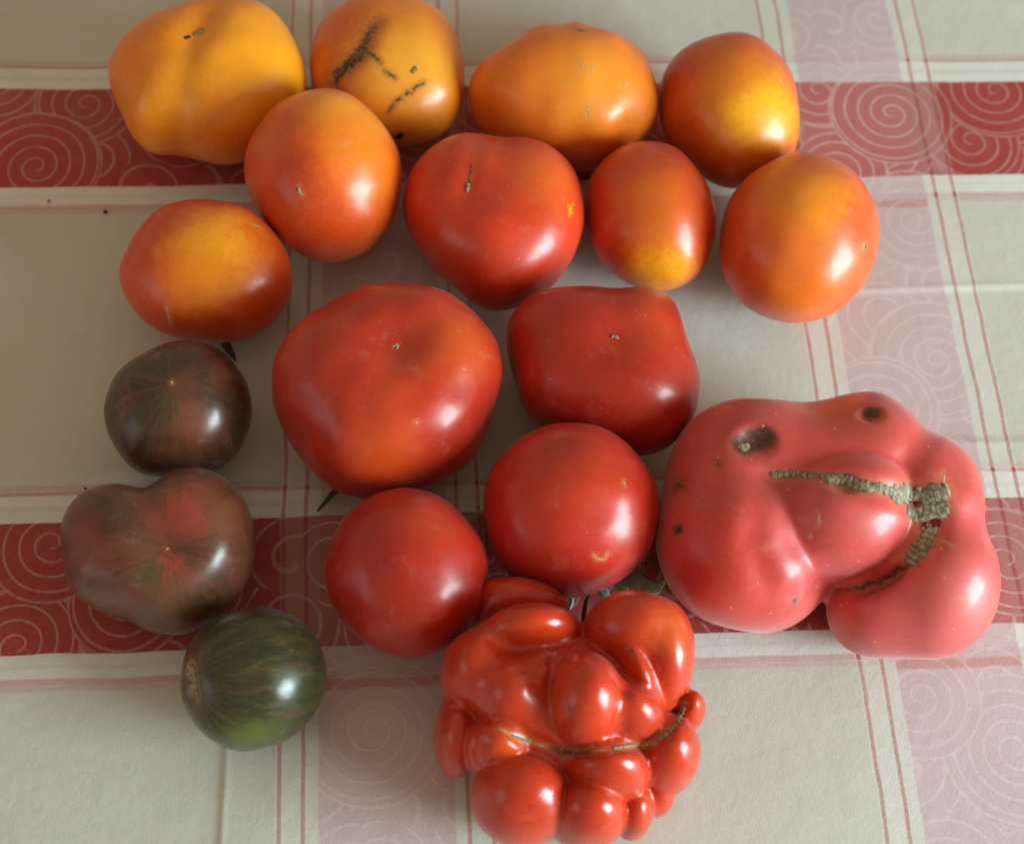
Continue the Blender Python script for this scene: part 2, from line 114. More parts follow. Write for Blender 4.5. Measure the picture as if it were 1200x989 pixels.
  't18': {'cen': [34.0, -121.0], 'lobes': [[-1.8, -8.9, 30.0, 31.3, 28.1, 28.0, 0.0], [-19.7, 13.4, 38.0, 20.4, 10.2, 25.0, 0.209], [-24.5, 29.3, 24.0, 20.4, 10.3, 22.0, 0.0], [-38.0, -1.1, 34.0, 12.7, 14.7, 26.0, 0.0, 6], [-23.7, -11.3, 39.0, 13.5, 14.2, 25.0, 0.0, 8], [-15.2, -5.0, 38.0, 8.8, 11.5, 23.0, 0.0, 5], [2.1, -11.6, 45.0, 14.9, 17.5, 29.0, 0.0, 0.9], [18.3, -13.2, 39.0, 13.8, 11.3, 25.0, -0.349, 4], [18.7, 17.3, 39.0, 19.2, 16.2, 29.0, 0.0, 1.6], [29.8, 11.6, 36.0, 11.9, 19.4, 28.0, 0.14, 6], [19.3, 0.1, 42.0, 5.7, 12.9, 22.0, 0.611, 2.2], [-25.9, -26.2, 30.0, 13.6, 11.3, 25.0, 0.209, 1.2], [-41.7, -20.6, 22.0, 9.0, 16.0, 22.0, 0.0, 1.4], [-16.5, -43.1, 27.0, 18.3, 16.5, 26.0, 0.0, 1.4], [12.3, -31.7, 31.0, 16.4, 11.7, 27.0, 0.0, 1.4], [7.6, -45.6, 25.0, 14.3, 12.5, 25.0, 0.0, 1.0], [24.9, -41.0, 18.0, 7.1, 10.2, 18.0, 0.0, 1.2], [34.3, -22.1, 27.0, 12.5, 14.2, 26.0, 0.0, 1.4], [42.1, -3.7, 24.0, 6.5, 7.1, 17.0, 0.0, 1.4], [33.0, -35.4, 16.0, 6.5, 6.0, 15.0, 0.0, 1.2]], 'k': 2.0, 'pits': [], 'grooves': [([[-27.6, -25.6, 54.8], [-18.8, -27.9, 50.8], [-9.6, -28.7, 48.6], [-1.6, -30.2, 48.3], [7.3, -30.9, 56.6], [16.1, -28.3, 56.1], [25.9, -23.5, 46.6], [31.7, -20.4, 52.3], [39.0, -4.5, 38.9]], 2.2, 2.2), ([[-23.7, -7.4, 63.1], [-17.3, -3.9, 61.1], [-10.1, -0.7, 57.4], [-3.2, 2.3, 59.5]], 1.6, 1.5), ([[-10.7, -2.0, 58.4], [-11.6, -9.3, 59.5], [-9.6, -20.3, 55.8], [-5.7, -27.1, 51.0]], 1.5, 1.3), ([[1.6, -2.4, 69.7], [7.8, -6.3, 70.3], [15.0, -11.4, 63.8]], 1.5, 1.2), ([[-35.1, -19.3, 44.6], [-35.6, -27.5, 47.4], [-32.7, -35.4, 40.0]], 1.6, 1.0), ([[-44.6, -16.4, 42.0], [-36.4, -18.6, 41.9], [-28.2, -25.0, 54.5]], 1.5, 1.0)], 'base': (0.49, 0.0296, 0.005), 'blobs': [([29.3, 12.2, 64.9], 12.6, (0.62, 0.0999, 0.0066), 0.7), ([-22.0, -32.1, 49.7], 9.5, (0.6, 0.0849, 0.0066), 0.6), ([-11.9, -14.7, 56.9], 12.6, (0.5, 0.04, 0.0055), 0.4)], 'scars': [([[-27.57, -25.1, 52.92], [-23.17, -26.86, 52.16]], 0.41, 'pale'), ([[-22.54, -27.0, 51.79], [-18.76, -27.37, 49.04], [-15.63, -27.43, 47.09]], 0.5, 'cork'), ([[-14.7, -27.62, 47.03], [-11.96, -27.96, 47.1], [-9.51, -28.3, 47.07]], 0.63, 'pale'), ([[-7.63, -28.98, 46.92], [-3.93, -29.76, 46.74], [-0.34, -29.77, 47.08], [1.9, -30.12, 49.31]], 1.14, 'corkdark'), ([[1.9, -30.12, 49.31], [5.19, -30.42, 52.99]], 0.38, 'corkdark'), ([[5.74, -30.5, 53.51], [9.1, -30.02, 55.36], [11.44, -29.5, 55.44]], 0.41, 'pale'), ([[12.62, -29.03, 55.27], [16.29, -27.59, 53.61], [21.46, -24.51, 46.36]], 0.47, 'cork'), ([[21.47, -24.84, 46.43], [25.6, -23.22, 44.32], [28.26, -23.08, 47.18], [30.28, -21.02, 49.44]], 1.42, 'pale'), ([[29.26, -22.07, 48.37], [32.51, -19.47, 50.26], [35.28, -14.67, 46.31], [38.7, -7.4, 35.41], [39.78, -4.11, 37.72]], 0.76, 'cork')], 'dents': []},
}


# ---------------------------------------------------------------- node helper
class NB:
    def __init__(self, name):
        self.m = bpy.data.materials.new(name)
        self.m.use_nodes = True
        self.t = self.m.node_tree
        self.N = self.t.nodes
        self.p = self.N['Principled BSDF']

    def link(self, a, b):
        self.t.links.new(a, b)

    def put(self, sock, v):
        if hasattr(v, 'is_linked'):
            self.link(v, sock)
        elif isinstance(v, (tuple, list, Vector)):
            v = tuple(v)
            if len(sock.default_value) == 4 and len(v) == 3:
                v = v + (1.0,)
            sock.default_value = v
        else:
            sock.default_value = v

    def f(self, op, a, b=None, c=None, clamp=False):
        n = self.N.new('ShaderNodeMath'); n.operation = op; n.use_clamp = clamp
        for i, x in enumerate((a, b, c)):
            if x is not None:
                self.put(n.inputs[i], x)
        return n.outputs[0]

    def v(self, op, a, b=None, s=None):
        n = self.N.new('ShaderNodeVectorMath'); n.operation = op
        self.put(n.inputs[0], a)
        if b is not None:
            self.put(n.inputs[1], b)
        if s is not None:
            self.put(n.inputs['Scale'], s)
        return n.outputs['Value'] if op in ('LENGTH', 'DISTANCE', 'DOT_PRODUCT') else n.outputs['Vector']

    def ramp(self, x, lo, hi, a=0.0, b=1.0):
        n = self.N.new('ShaderNodeMapRange'); n.interpolation_type = 'SMOOTHSTEP'
        self.put(n.inputs['Value'], x)
        n.inputs['From Min'].default_value = lo; n.inputs['From Max'].default_value = hi
        n.inputs['To Min'].default_value = a; n.inputs['To Max'].default_value = b
        return n.outputs['Result']

    def mix(self, f, a, b):
        n = self.N.new('ShaderNodeMix'); n.data_type = 'RGBA'
        self.put(n.inputs[0], f); self.put(n.inputs[6], a); self.put(n.inputs[7], b)
        return n.outputs[2]

    def vmix(self, f, a, b):
        n = self.N.new('ShaderNodeMix'); n.data_type = 'VECTOR'
        self.put(n.inputs[0], f); self.put(n.inputs[4], a); self.put(n.inputs[5], b)
        return n.outputs[1]

    def noise(self, vec, scale, detail=2.0, rough=0.5, col=False):
        n = self.N.new('ShaderNodeTexNoise')
        self.put(n.inputs['Vector'], vec)
        n.inputs['Scale'].default_value = scale; n.inputs['Detail'].default_value = detail
        n.inputs['Roughness'].default_value = rough
        return n.outputs['Color' if col else 'Fac']

    def voronoi(self, vec, scale, rnd=1.0):
        n = self.N.new('ShaderNodeTexVoronoi')
        self.put(n.inputs['Vector'], vec)
        n.inputs['Scale'].default_value = scale; n.inputs['Randomness'].default_value = rnd
        return n

    def coord(self, which='Object'):
        return self.N.new('ShaderNodeTexCoord').outputs[which]

    def sep(self, vec):
        n = self.N.new('ShaderNodeSeparateXYZ'); self.put(n.inputs[0], vec)
        return n.outputs

    def comb(self, x, y, z=0.0):
        n = self.N.new('ShaderNodeCombineXYZ')
        for i, q in enumerate((x, y, z)):
            self.put(n.inputs[i], q)
        return n.outputs[0]

    def bump(self, h, strength, dist):
        n = self.N.new('ShaderNodeBump')
        n.inputs['Strength'].default_value = strength; n.inputs['Distance'].default_value = dist
        self.put(n.inputs['Height'], h)
        self.link(n.outputs[0], self.p.inputs['Normal'])
        return n

    def set(self, **kw):
        for k, v in kw.items():
            self.put(self.p.inputs[k.replace('_', ' ')], v)


# ---------------------------------------------------------------- the printed tablecloth
CL_ORG = (-0.12169772, 0.17778993)      # crossing of a printed line pair, world metres
CL_ANG = math.radians(8.188639)


def cloth_material():
    b = NB('printed_cloth')
    uv = b.coord('UV')                   # millimetres of cloth: u to the right, v towards the viewer
    wob = b.v('SUBTRACT', b.noise(uv, 0.02, 2, .5, True), (.5, .5, .5))
    uvw = b.v('ADD', uv, b.v('SCALE', wob, s=3.2))
    fine = b.v('ADD', uvw, b.v('SCALE', b.v('SUBTRACT', b.noise(uv, 1.1, 2, .6, True), (.5, .5, .5)), s=0.7))
    x, y, _ = b.sep(fine)
    PU, PV = 228.05, 220.22
    um = b.f('FLOORED_MODULO', b.f('ADD', x, 60.0), PU)      # offset by 60
    vm = b.f('FLOORED_MODULO', b.f('ADD', y, 60.0), PV)
    um = b.f('SUBTRACT', um, 60.0); vm = b.f('SUBTRACT', vm, 60.0)

    def band(c, lo, hi, soft=.35):
        return b.f('MULTIPLY', b.ramp(c, lo - soft, lo + soft), b.ramp(c, hi - soft, hi + soft, 1.0, 0.0))
    # colours of the dye
    field = (0.52, 0.52, 0.455); white = (0.65, 0.655, 0.61); red = (0.31, 0.021, 0.018)
    pinkl = (0.46, 0.20, 0.18); pinks = (0.53, 0.39, 0.415)
    ink = b.noise(uv, 0.35, 3, .65)
    thread = b.noise(b.v('MULTIPLY', uv, (1.0, 1.0, 1.0)), 2.2, 2, .7)
    # horizontal print
    col = b.mix(band(vm, -1.0, 81.5, .5), field, white)
    col = b.mix(b.f('MULTIPLY', band(vm, 6.0, 8.4), .30), col, (0.46, 0.40, 0.33))
    col = b.mix(b.f('MULTIPLY', band(vm, -3.2, -.6, .8), .35), col, pinkl)
    col = b.mix(b.f('MULTIPLY', band(vm, -.6, 1.2), .80), col, pinkl)
    redf = band(vm, 13.4, 68.7, .3)
    redc = b.mix(b.ramp(ink, .3, .75), red, (0.35, 0.030, 0.025))
    col = b.mix(redf, col, redc)
    col = b.mix(b.f('MULTIPLY', band(vm, 73.2, 74.4), .2), col, (0.46, 0.40, 0.33))
    col = b.mix(b.f('MULTIPLY', band(vm, 78.6, 81.4, .5), .72), col, (0.50, 0.26, 0.24))
    col = b.mix(b.f('MULTIPLY', band(vm, 81.4, 83.6, .8), .30), col, pinkl)
    # vertical print, woven over it
    wl = b.f('MAXIMUM', band(um, -1.5, 14.8), band(um, 65.8, 81.0))
    col = b.mix(b.f('MULTIPLY', wl, b.f('SUBTRACT', .45, b.f('MULTIPLY', redf, .27))), col, white)
    strip = band(um, 14.8, 65.8, .4)
    pcol = b.mix(redf, pinks, (0.58, 0.25, 0.235))
    col = b.mix(b.f('MULTIPLY', strip, b.f('SUBTRACT', .80, b.f('MULTIPLY', redf, .40))), col, pcol)
    lines = b.f('MAXIMUM', b.f('MAXIMUM', band(um, -.8, .8, .3), band(um, 8.2, 9.8, .3)),
                b.f('MAXIMUM', band(um, 69.8, 71.4, .3), band(um, 78.6, 80.2, .3)))
    lamt = b.f('MULTIPLY', lines, b.ramp(b.noise(uv, .8, 3, .7), .25, .6, .5, .85))
    col = b.mix(lamt, col, b.mix(redf, (0.44, 0.17, 0.15), (0.30, 0.030, 0.026)))
    # darker knots where thin lines cross, and darker dashes where the strip crosses the thin lines
    vl = b.f('MAXIMUM', band(vm, -.7, 1.2), band(vm, 78.6, 81.2))
    col = b.mix(b.f('MULTIPLY', b.f('MULTIPLY', lines, vl), .85), col, (0.30, 0.025, 0.025))
    dash = b.f('MULTIPLY', band(um, 14.8, 65.8, .8), band(vm, 82.4, 86.4, .8))
    col = b.mix(b.f('MULTIPLY', dash, .62), col, (0.48, 0.17, 0.16))
    # swirls: every patch is a spiral round its own centre, patches overlap like scales
    vo = b.voronoi(b.v('MULTIPLY', uvw, (1, 1, 0)), 1 / 34.0, .85)
    cell = vo.outputs['Position']
    hand = b.f('SUBTRACT', b.f('MULTIPLY', b.f('GREATER_THAN', b.sep(vo.outputs['Color'])[0], .5), 2.0), 1.0)
    base_d = b.v('SUBTRACT', b.v('MULTIPLY', uvw, (1, 1, 0)), cell)
    d = b.v('MULTIPLY', base_d, b.comb(hand, 1.0, 1.0))
    flat = b.v('MULTIPLY', uvw, (1, 1, 0))
    rad = 999.0
    discs = [(-138.6, 9.2, 34, 1), (-94.9, 22, 24, -1), (-115.2, 57.2, 30, 1), (-102.5, 285, 25, 1), (-60.8, 268, 24, -1), (-92.8, 243, 25, 1),
             (35.3, 323.3, 30, -1), (286, 93.8, 28, 1), (282.9, 166.9, 30, -1), (255, 190, 26, 1), (284.7, 339.7, 30, 1), (250, 318, 25, -1),
             (251.7, 18.5, 22, -1), (255.9, 66, 23, 1), (321.4, 49.3, 23, -1), (338.5, 19, 29, -1), (285, 32.2, 30, -1), (296.4, 262, 24, 1), (-120, 130, 32, 1)]
    for cx, cy, r, s in discs:
        dd = b.v('SUBTRACT', b.v('ADD', flat, b.v('SCALE', d, s=1e-6)), (cx, cy, 0))
        ins = b.f('LESS_THAN', b.v('LENGTH', dd), float(r))
        if s < 0:
            dd = b.v('MULTIPLY', dd, (-1, 1, 1))
        d = b.vmix(ins, d, dd)
        rad = b.f('ADD', b.f('MULTIPLY', ins, float(r)), b.f('MULTIPLY', b.f('SUBTRACT', 1.0, ins), rad))
    dx, dy, _ = b.sep(d)
    rr = b.v('LENGTH', d)
    ang = b.f('DIVIDE', b.f('ARCTAN2', dy, dx), 2 * math.pi)
    ph = b.f('FRACT', b.f('ADD', b.f('DIVIDE', rr, 6.2), ang))
    tri = b.f('ABSOLUTE', b.f('SUBTRACT', ph, .5))
    edge = b.ramp(b.f('SUBTRACT', rad, rr), .5, 1.5, 1.0, 0.0)
    spir = b.ramp(tri, .045, .115, 1.0, 0.0)
    spir = b.f('MULTIPLY', spir, b.ramp(rr, 1.2, 2.2))
    sw = b.f('MAXIMUM', spir, edge)
    sw = b.f('MULTIPLY', sw, b.ramp(b.noise(uv, .25, 3, .7), .25, .6, .45, 1.0))
    amt = b.f('ADD', .10, b.f('ADD', b.f('MULTIPLY', redf, .16), b.f('MULTIPLY', strip, .24)), clamp=True)
    amt = b.f('MINIMUM', amt, .42)
    col = b.mix(b.f('MULTIPLY', sw, amt), col, (0.72, 0.62, 0.58))
    # weave and soiling
    ux, uy, _ = b.sep(uv)
    hatch = b.noise(b.v('MULTIPLY', b.comb(b.f('ADD', ux, b.f('MULTIPLY', uy, .6)), b.f('SUBTRACT', uy, b.f('MULTIPLY', ux, .6))), (1.2, .12, 1)), 1.0, 2, .6)
    col = b.mix(b.ramp(hatch, .3, .75, 0.0, .10), col, (0.30, 0.25, 0.22))
    col = b.mix(b.ramp(thread, .35, .8, 0.0, .10), col, (0.80, 0.78, 0.74))
    grime = b.noise(uv, .018, 4, .6)
    col = b.mix(b.ramp(grime, .45, .8, 0.0, .16), col, (0.42, 0.36, 0.27))
    b.set(Base_Color=col, Roughness=b.ramp(b.noise(uv, .05, 3), .3, .7, .50, .62), IOR=1.45)
    b.p.inputs['Specular IOR Level'].default_value = .18
    warp = b.f('ADD', b.f('SINE', b.f('MULTIPLY', ux, 7.0)), b.f('SINE', b.f('MULTIPLY', uy, 7.0)))
    h = b.f('ADD', b.f('MULTIPLY', warp, .02), b.f('ADD', b.f('MULTIPLY', thread, .10), b.f('MULTIPLY', hatch, .12)))
    h = b.f('ADD', h, b.f('MULTIPLY', b.noise(uv, .07, 5, .62), 1.6))
    b.bump(h, .40, .0006)
    return b.m


def cloth():
    U = np.unique(np.concatenate([np.arange(-680, 900, 4.5), np.arange(-26, -10, .6), np.arange(228, 243, .8)]).round(2))
    V = np.unique(np.concatenate([np.arange(-560, 790, 4.5), np.arange(120, 140, .7), np.arange(190, 226, .9)]).round(2))
    nx, ny = len(U), len(V)
    u, v = np.meshgrid(U, V[::-1])
    ca, sa = math.cos(CL_ANG), math.sin(CL_ANG)
    gx = (ca * u + sa * v) * MM + CL_ORG[0]; gy = (sa * u - ca * v) * MM + CL_ORG[1]
    z = 0.25 * np.sin(u / 31 + 1.3 * np.sin(v / 57)) * np.sin(v / 43 + .7) + 0.18 * np.sin((u + v) / 23) * np.sin(u / 61)

    def fold(c, at, w, h):
        return h * np.exp(-((c - at) / w) ** 2)
    def step(c, at, w, h):
        return h * np.tanh((c - at) / w)
    # pressed fold lines, soft rumples
    z = z + (step(u + .02 * v, -14, 1.2, .35) + fold(u + .02 * v, -14, 1.6, .35)) * (1 / (1 + np.exp(-(v - 290) / 8)))
    z = z + (step(v + .02 * u, 136, 1.4, -.3) + fold(v + .02 * u, 136, 1.8, .35)) * (1 / (1 + np.exp(-(u - 225) / 8)))
    z = z + (step(v - .03 * u, 198, 1.6, .25) + fold(v - .03 * u, 198, 2.0, .3)) * (1 / (1 + np.exp(-(u - 225) / 8)))
    z = z + fold(u + .1 * v, 236, 2.6, .7) * np.exp(-((v - 45) / 30) ** 2)
    z = z + fold(u * .5 + v, 120 - 70 - 45, 7, 1.1) * np.exp(-((u - 390) / 60) ** 2)
    z = z + fold(u * .2 - v, 110, 9, 1.2) * np.exp(-((u - 380) / 80) ** 2)
    z = z + fold(u * .8 + v, 262 - 45, 9, .6) * np.exp(-((u + 60) / 90) ** 2)
    z = z - z.max() - .02
    verts = np.stack([gx, gy, z * MM], -1).reshape(-1, 3)
    idx = np.arange(nx * ny).reshape(ny, nx)
    q = np.stack([idx[:-1, :-1], idx[:-1, 1:], idx[1:, 1:], idx[1:, :-1]], -1).reshape(-1, 4)
    me = bpy.data.meshes.new('tablecloth')
    me.from_pydata(verts.tolist(), [], q.tolist())
    uvl = me.uv_layers.new(name='UVMap')
    uvv = np.stack([u, v], -1).reshape(-1, 2)[q.reshape(-1)]
    uvl.data.foreach_set('uv', uvv.astype(np.float32).ravel())
    me.polygons.foreach_set('use_smooth', [True] * len(me.polygons))
    me.materials.append(cloth_material())
    o = bpy.data.objects.new('tablecloth', me)
    COL.objects.link(o)
    o['kind'] = 'structure'
    o['label'] = 'beige tablecloth with red bands, thin red lines and pale printed spirals'
    return o


cloth()


# ---------------------------------------------------------------- skins and scar materials
def skin_material(name, D, rough=.30, speck=.35, coat=.22):
    b = NB(name)
    co = b.v('SCALE', b.coord('Object'), s=1000.0)            # millimetres
    w = b.v('SUBTRACT', b.noise(co, .055, 3, .6, True), (.5, .5, .5))
    cw = b.v('ADD', co, b.v('SCALE', w, s=17.0))
    w2 = b.v('SUBTRACT', b.noise(co, .24, 5, .72, True), (.5, .5, .5))
    cw = b.v('ADD', cw, b.v('SCALE', w2, s=13.0))
    base = D['base']
    col = b.mix(b.ramp(b.noise(co, .05, 3, .6), .3, .7), [c * .90 for c in base], [min(1, c * 1.10) for c in base])
    if 'stripes' in D:
        cen = (0, 0, D['h'] * D['zf'])
        ax = Vector(D['stripes']) - Vector(cen); ax.normalize()
        p = b.v('NORMALIZE', b.v('SUBTRACT', b.v('ADD', co, b.v('SCALE', w, s=6.0)), cen))
        a = b.v('DOT_PRODUCT', p, tuple(ax))
        q = b.v('NORMALIZE', b.v('SUBTRACT', p, b.v('SCALE', tuple(ax), s=a)))
        qq = b.v('ADD', b.v('SCALE', q, s=4.2), b.v('SCALE', tuple(ax), s=b.f('MULTIPLY', a, .9)))
        k = D.get('streak', 1.0)
        st = b.noise(qq, 1.5, 4, .66)
        col = b.mix(b.ramp(st, .38, .60, 0, k), col, (.020, .020, .009))
        st2 = b.noise(b.v('ADD', qq, (5, 3, 1)), 2.0, 4, .7)
        col = b.mix(b.ramp(st2, .50, .70, 0, .7 * k), col, (.105, .085, .022))
        st3 = b.noise(b.v('ADD', qq, (9, 7, 4)), 1.3, 3, .65)
        col = b.mix(b.ramp(st3, .50, .70, 0, .7 * k), col, (.085, .034, .016))
    for c, r, cc, amt in D['blobs']:  # pigment patches; some on red fruit also paint in the lit areas' tone
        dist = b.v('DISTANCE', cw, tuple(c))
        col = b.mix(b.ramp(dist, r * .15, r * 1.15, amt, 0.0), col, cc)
    if D.get('streak', 1.0) < 1.0:
        col = b.mix(b.ramp(st2, .48, .72, 0, .30), col, (.085, .075, .022))
        col = b.mix(b.ramp(st, .48, .70, 0, .35), col, (.04, .018, .010))
        col = b.mix(b.ramp(st3, .50, .72, 0, .30), col, (.24, .045, .032))
    for an, cc in (('stain_dark', (.13, .055, .018)), ('stain_pale', (.55, .33, .10)), ('stain_rot', (.022, .014, .008))):
        at = b.N.new('ShaderNodeAttribute'); at.attribute_name = an
        sf = b.f('MULTIPLY', at.outputs['Fac'], b.ramp(b.noise(co, .7, 4, .7), .30, .62, .25 if an != 'stain_rot' else .8, 1.0), clamp=True)
        col = b.mix(sf, col, cc)
    # fine mottling under the skin and pale pin-pricks on it
    mot = b.noise(co, .45, 4, .7)
    col = b.mix(b.ramp(mot, .42, .72, 0.0, .28), col, [min(1, base[0] * 1.2), min(1, base[1] * 1.5 + .012), base[2] * 1.3 + .004])
    col = b.mix(b.ramp(b.noise(co, 1.3, 2, .6), .50, .8, 0.0, .15), col, [c * .6 for c in base])
    vo = b.voronoi(co, .17, 1.0)
    rare = b.f('GREATER_THAN', b.sep(vo.outputs['Color'])[1], .62 if speck < .6 else .35)
    dot = b.f('MULTIPLY', rare, b.ramp(vo.outputs['Distance'], .03, .085 if speck < .6 else .12, speck, 0.0))
    col = b.mix(dot, col, (.80, .50, .20))
    col = b.mix(b.ramp(b.noise(co, .085, 6, .75), .54, .74, 0.0, .10), col, (.62, .50, .42))
    rg = b.ramp(b.noise(co, .12, 4, .65), .3, .7, rough - .03, rough + .09)
    b.set(Base_Color=col, Roughness=rg, IOR=1.40)
    b.p.inputs['Specular IOR Level'].default_value = .62
    b.p.inputs['Subsurface Weight'].default_value = .18
    b.p.inputs['Subsurface Radius'].default_value = (1.0, .32, .12)
    b.p.inputs['Subsurface Scale'].default_value = .0035
    b.p.inputs['Coat Weight'].default_value = coat
    b.p.inputs['Coat Roughness'].default_value = .2
    b.p.inputs['Sheen Weight'].default_value = .05 if speck < .6 else .22
    b.p.inputs['Sheen Roughness'].default_value = .45
    h = b.f('ADD', b.noise(co, .16, 3, .55), b.f('MULTIPLY', b.noise(co, 1.6, 2, .5), .05))
    b.bump(h, .10, .0010)
    return b.m


def cork_material(name, lo, hi, crack, rough=.85, ragged=.9, fade=(.12, .45)):
    b = NB(name)
    co = b.v('SCALE', b.coord('Object'), s=1000.0)
    n = b.noise(co, .9, 4, .7)
    col = b.mix(b.ramp(n, .35, .65), lo, hi)
    vo = b.voronoi(b.v('ADD', co, b.v('SCALE', b.noise(co, .6, 2, .5, True), s=1.2)), .55, 1.0)
    col = b.mix(b.ramp(vo.outputs['Distance'], .42, .8, 0.0, .5), col, crack)
    at = b.N.new('ShaderNodeAttribute'); at.attribute_name = 'edge'
    rag = b.f('ADD', at.outputs['Fac'], b.f('MULTIPLY', b.f('SUBTRACT', b.noise(co, 1.5, 3, .7), .5), ragged))
    al = b.N.new('ShaderNodeAttribute'); al.attribute_name = 'along'
    ln = b.f('SINE', b.f('ADD', b.f('MULTIPLY', al.outputs['Fac'], 2.7), b.f('MULTIPLY', b.noise(co, .7, 3, .6), 5.0)))
    col = b.mix(b.ramp(ln, .35, .95, 0.0, .6), col, crack)
    b.set(Base_Color=col, Roughness=rough, Alpha=b.ramp(rag, fade[0], fade[1]))
    b.p.inputs['Specular IOR Level'].default_value = .2
    b.bump(b.f('ADD', n, b.f('MULTIPLY', vo.outputs['Distance'], -.5)), .5, .0007)
    return b.m


MAT = {
    'cork': cork_material('cork_scar', (.21, .175, .105), (.42, .38, .27), (.085, .062, .03)),
    'corkdark': cork_material('dark_cork_scar', (.12, .075, .03), (.25, .17, .08), (.03, .018, .009), .8, 2.2, (.40, 1.0)),
    'rot': cork_material('rotten_spot', (.010, .007, .004), (.050, .036, .018), (.005, .004, .003), .75, .25, (.0, .45)),
    'pale': cork_material('pale_scratch', (.55, .36, .17), (.72, .58, .36), (.45, .24, .10), .6, 1.8, (.35, 1.1)),
    'hole': cork_material('split_flesh', (.16, .010, .006), (.26, .02, .012), (.05, .004, .003), .4, .5),
    'dark': cork_material('dark_dot', (.05, .02, .012), (.10, .045, .02), (.02, .01, .006)),
}
PART = {'cork': 'cork_scar', 'corkdark': 'brown_scar', 'rot': 'rotten_spot', 'pale': 'scratch', 'hole': 'split', 'dark': 'blemish'}


def leaf_material():
    b = NB('sepal_green')
    co = b.v('SCALE', b.coord('Object'), s=1000.0)
    col = b.mix(b.ramp(b.noise(co, .25, 3, .6), .3, .7), (.18, .38, .26), (.32, .53, .41))
    b.set(Base_Color=col, Roughness=.6)
    b.p.inputs['Subsurface Weight'].default_value = .1
    b.p.inputs['Subsurface Scale'].default_value = .001
    b.bump(b.noise(co, 1.2, 2, .6), .3, .0005)
    return b.m


LEAF = leaf_material()
b_ = NB('dry_stalk'); b_.set(Base_Color=(.035, .022, .012), Roughness=.8); STALK = b_.m
b_ = NB('shaded_sepal'); b_.set(Base_Color=(.05, .06, .028), Roughness=.8); DARKLEAF = b_.m  # darker leaf for sepals lying in shadow: the shade is in the colour


# ---------------------------------------------------------------- meshes
def cube_sphere(n):
    key = {}; V = []; Q = []
    a = np.tan(np.linspace(-math.pi / 4, math.pi / 4, n + 1))
    for ax in range(3):
        for s in (-1, 1):
            g = np.empty((n + 1, n + 1), int)
            for i in range(n + 1):
                for j in range(n + 1):
                    p = [0.0] * 3
                    p[ax] = float(s); p[(ax + 1) % 3] = float(a[i]); p[(ax + 2) % 3] = float(a[j])
                    k = tuple(round(t, 6) for t in p)
                    if k not in key:
                        key[k] = len(V); V.append(p)
                    g[i, j] = key[k]
            for i in range(n):
                for j in range(n):
                    f = [g[i, j], g[i + 1, j], g[i + 1, j + 1], g[i, j + 1]]
                    Q.append(f if s > 0 else f[::-1])
    V = np.array(V); V /= np.linalg.norm(V, axis=1)[:, None]
    return V, np.array(Q)


DIRS, QUADS = cube_sphere(56)


def fourier(c, th, nmax=99):
    r = np.full(th.shape, c[0])
    for k in range(1, min(nmax, (len(c) - 1) // 2) + 1):
        r = r + c[2 * k - 1] * np.cos(k * th) + c[2 * k] * np.sin(k * th)
    return r


def wobble(P, seed):
    r = np.random.RandomState(seed)
    d = np.zeros(len(P))
    for k in range(9):
        w = r.normal(size=3); w /= np.linalg.norm(w)
        L = r.uniform(13, 34)
        d += np.sin(P @ w * (2 * math.pi / L) + r.uniform(0, 6.28)) * (L / 34.0) * .16
    return d


def fruit_round(D, seed):
    d = DIRS
    th = np.arctan2(d[:, 1], d[:, 0]); cz = d[:, 2]; cp = np.sqrt(np.maximum(0, 1 - cz * cz))
    lo = fourier(D['c'], th, 2); s = lo + (fourier(D['c'], th) - lo) * cp
    p, h, zf = D['p'], D['h'], D['zf']
    rho = s * cp ** p
    z = np.where(cz > 0, h * (1 - zf), h * zf) * np.sign(cz) * np.abs(cz) ** p + h * zf
    P = np.stack([rho * np.cos(th), rho * np.sin(th), z], -1)
    cen = np.array([0, 0, h * zf])
    N = P - cen; N /= np.linalg.norm(N, axis=1)[:, None]
    up = np.clip((P[:, 2] - 6) / 10, 0, 1)
    P = P + N * (wobble(P, seed) * up)[:, None]
    for pts, w, dep in D['dents']:
        r = sd_line(P, pts)
        P = P - N * (dep * np.exp(-(r / w) ** 2))[:, None]
    P[:, 2] -= P[:, 2].min()
    return P, QUADS


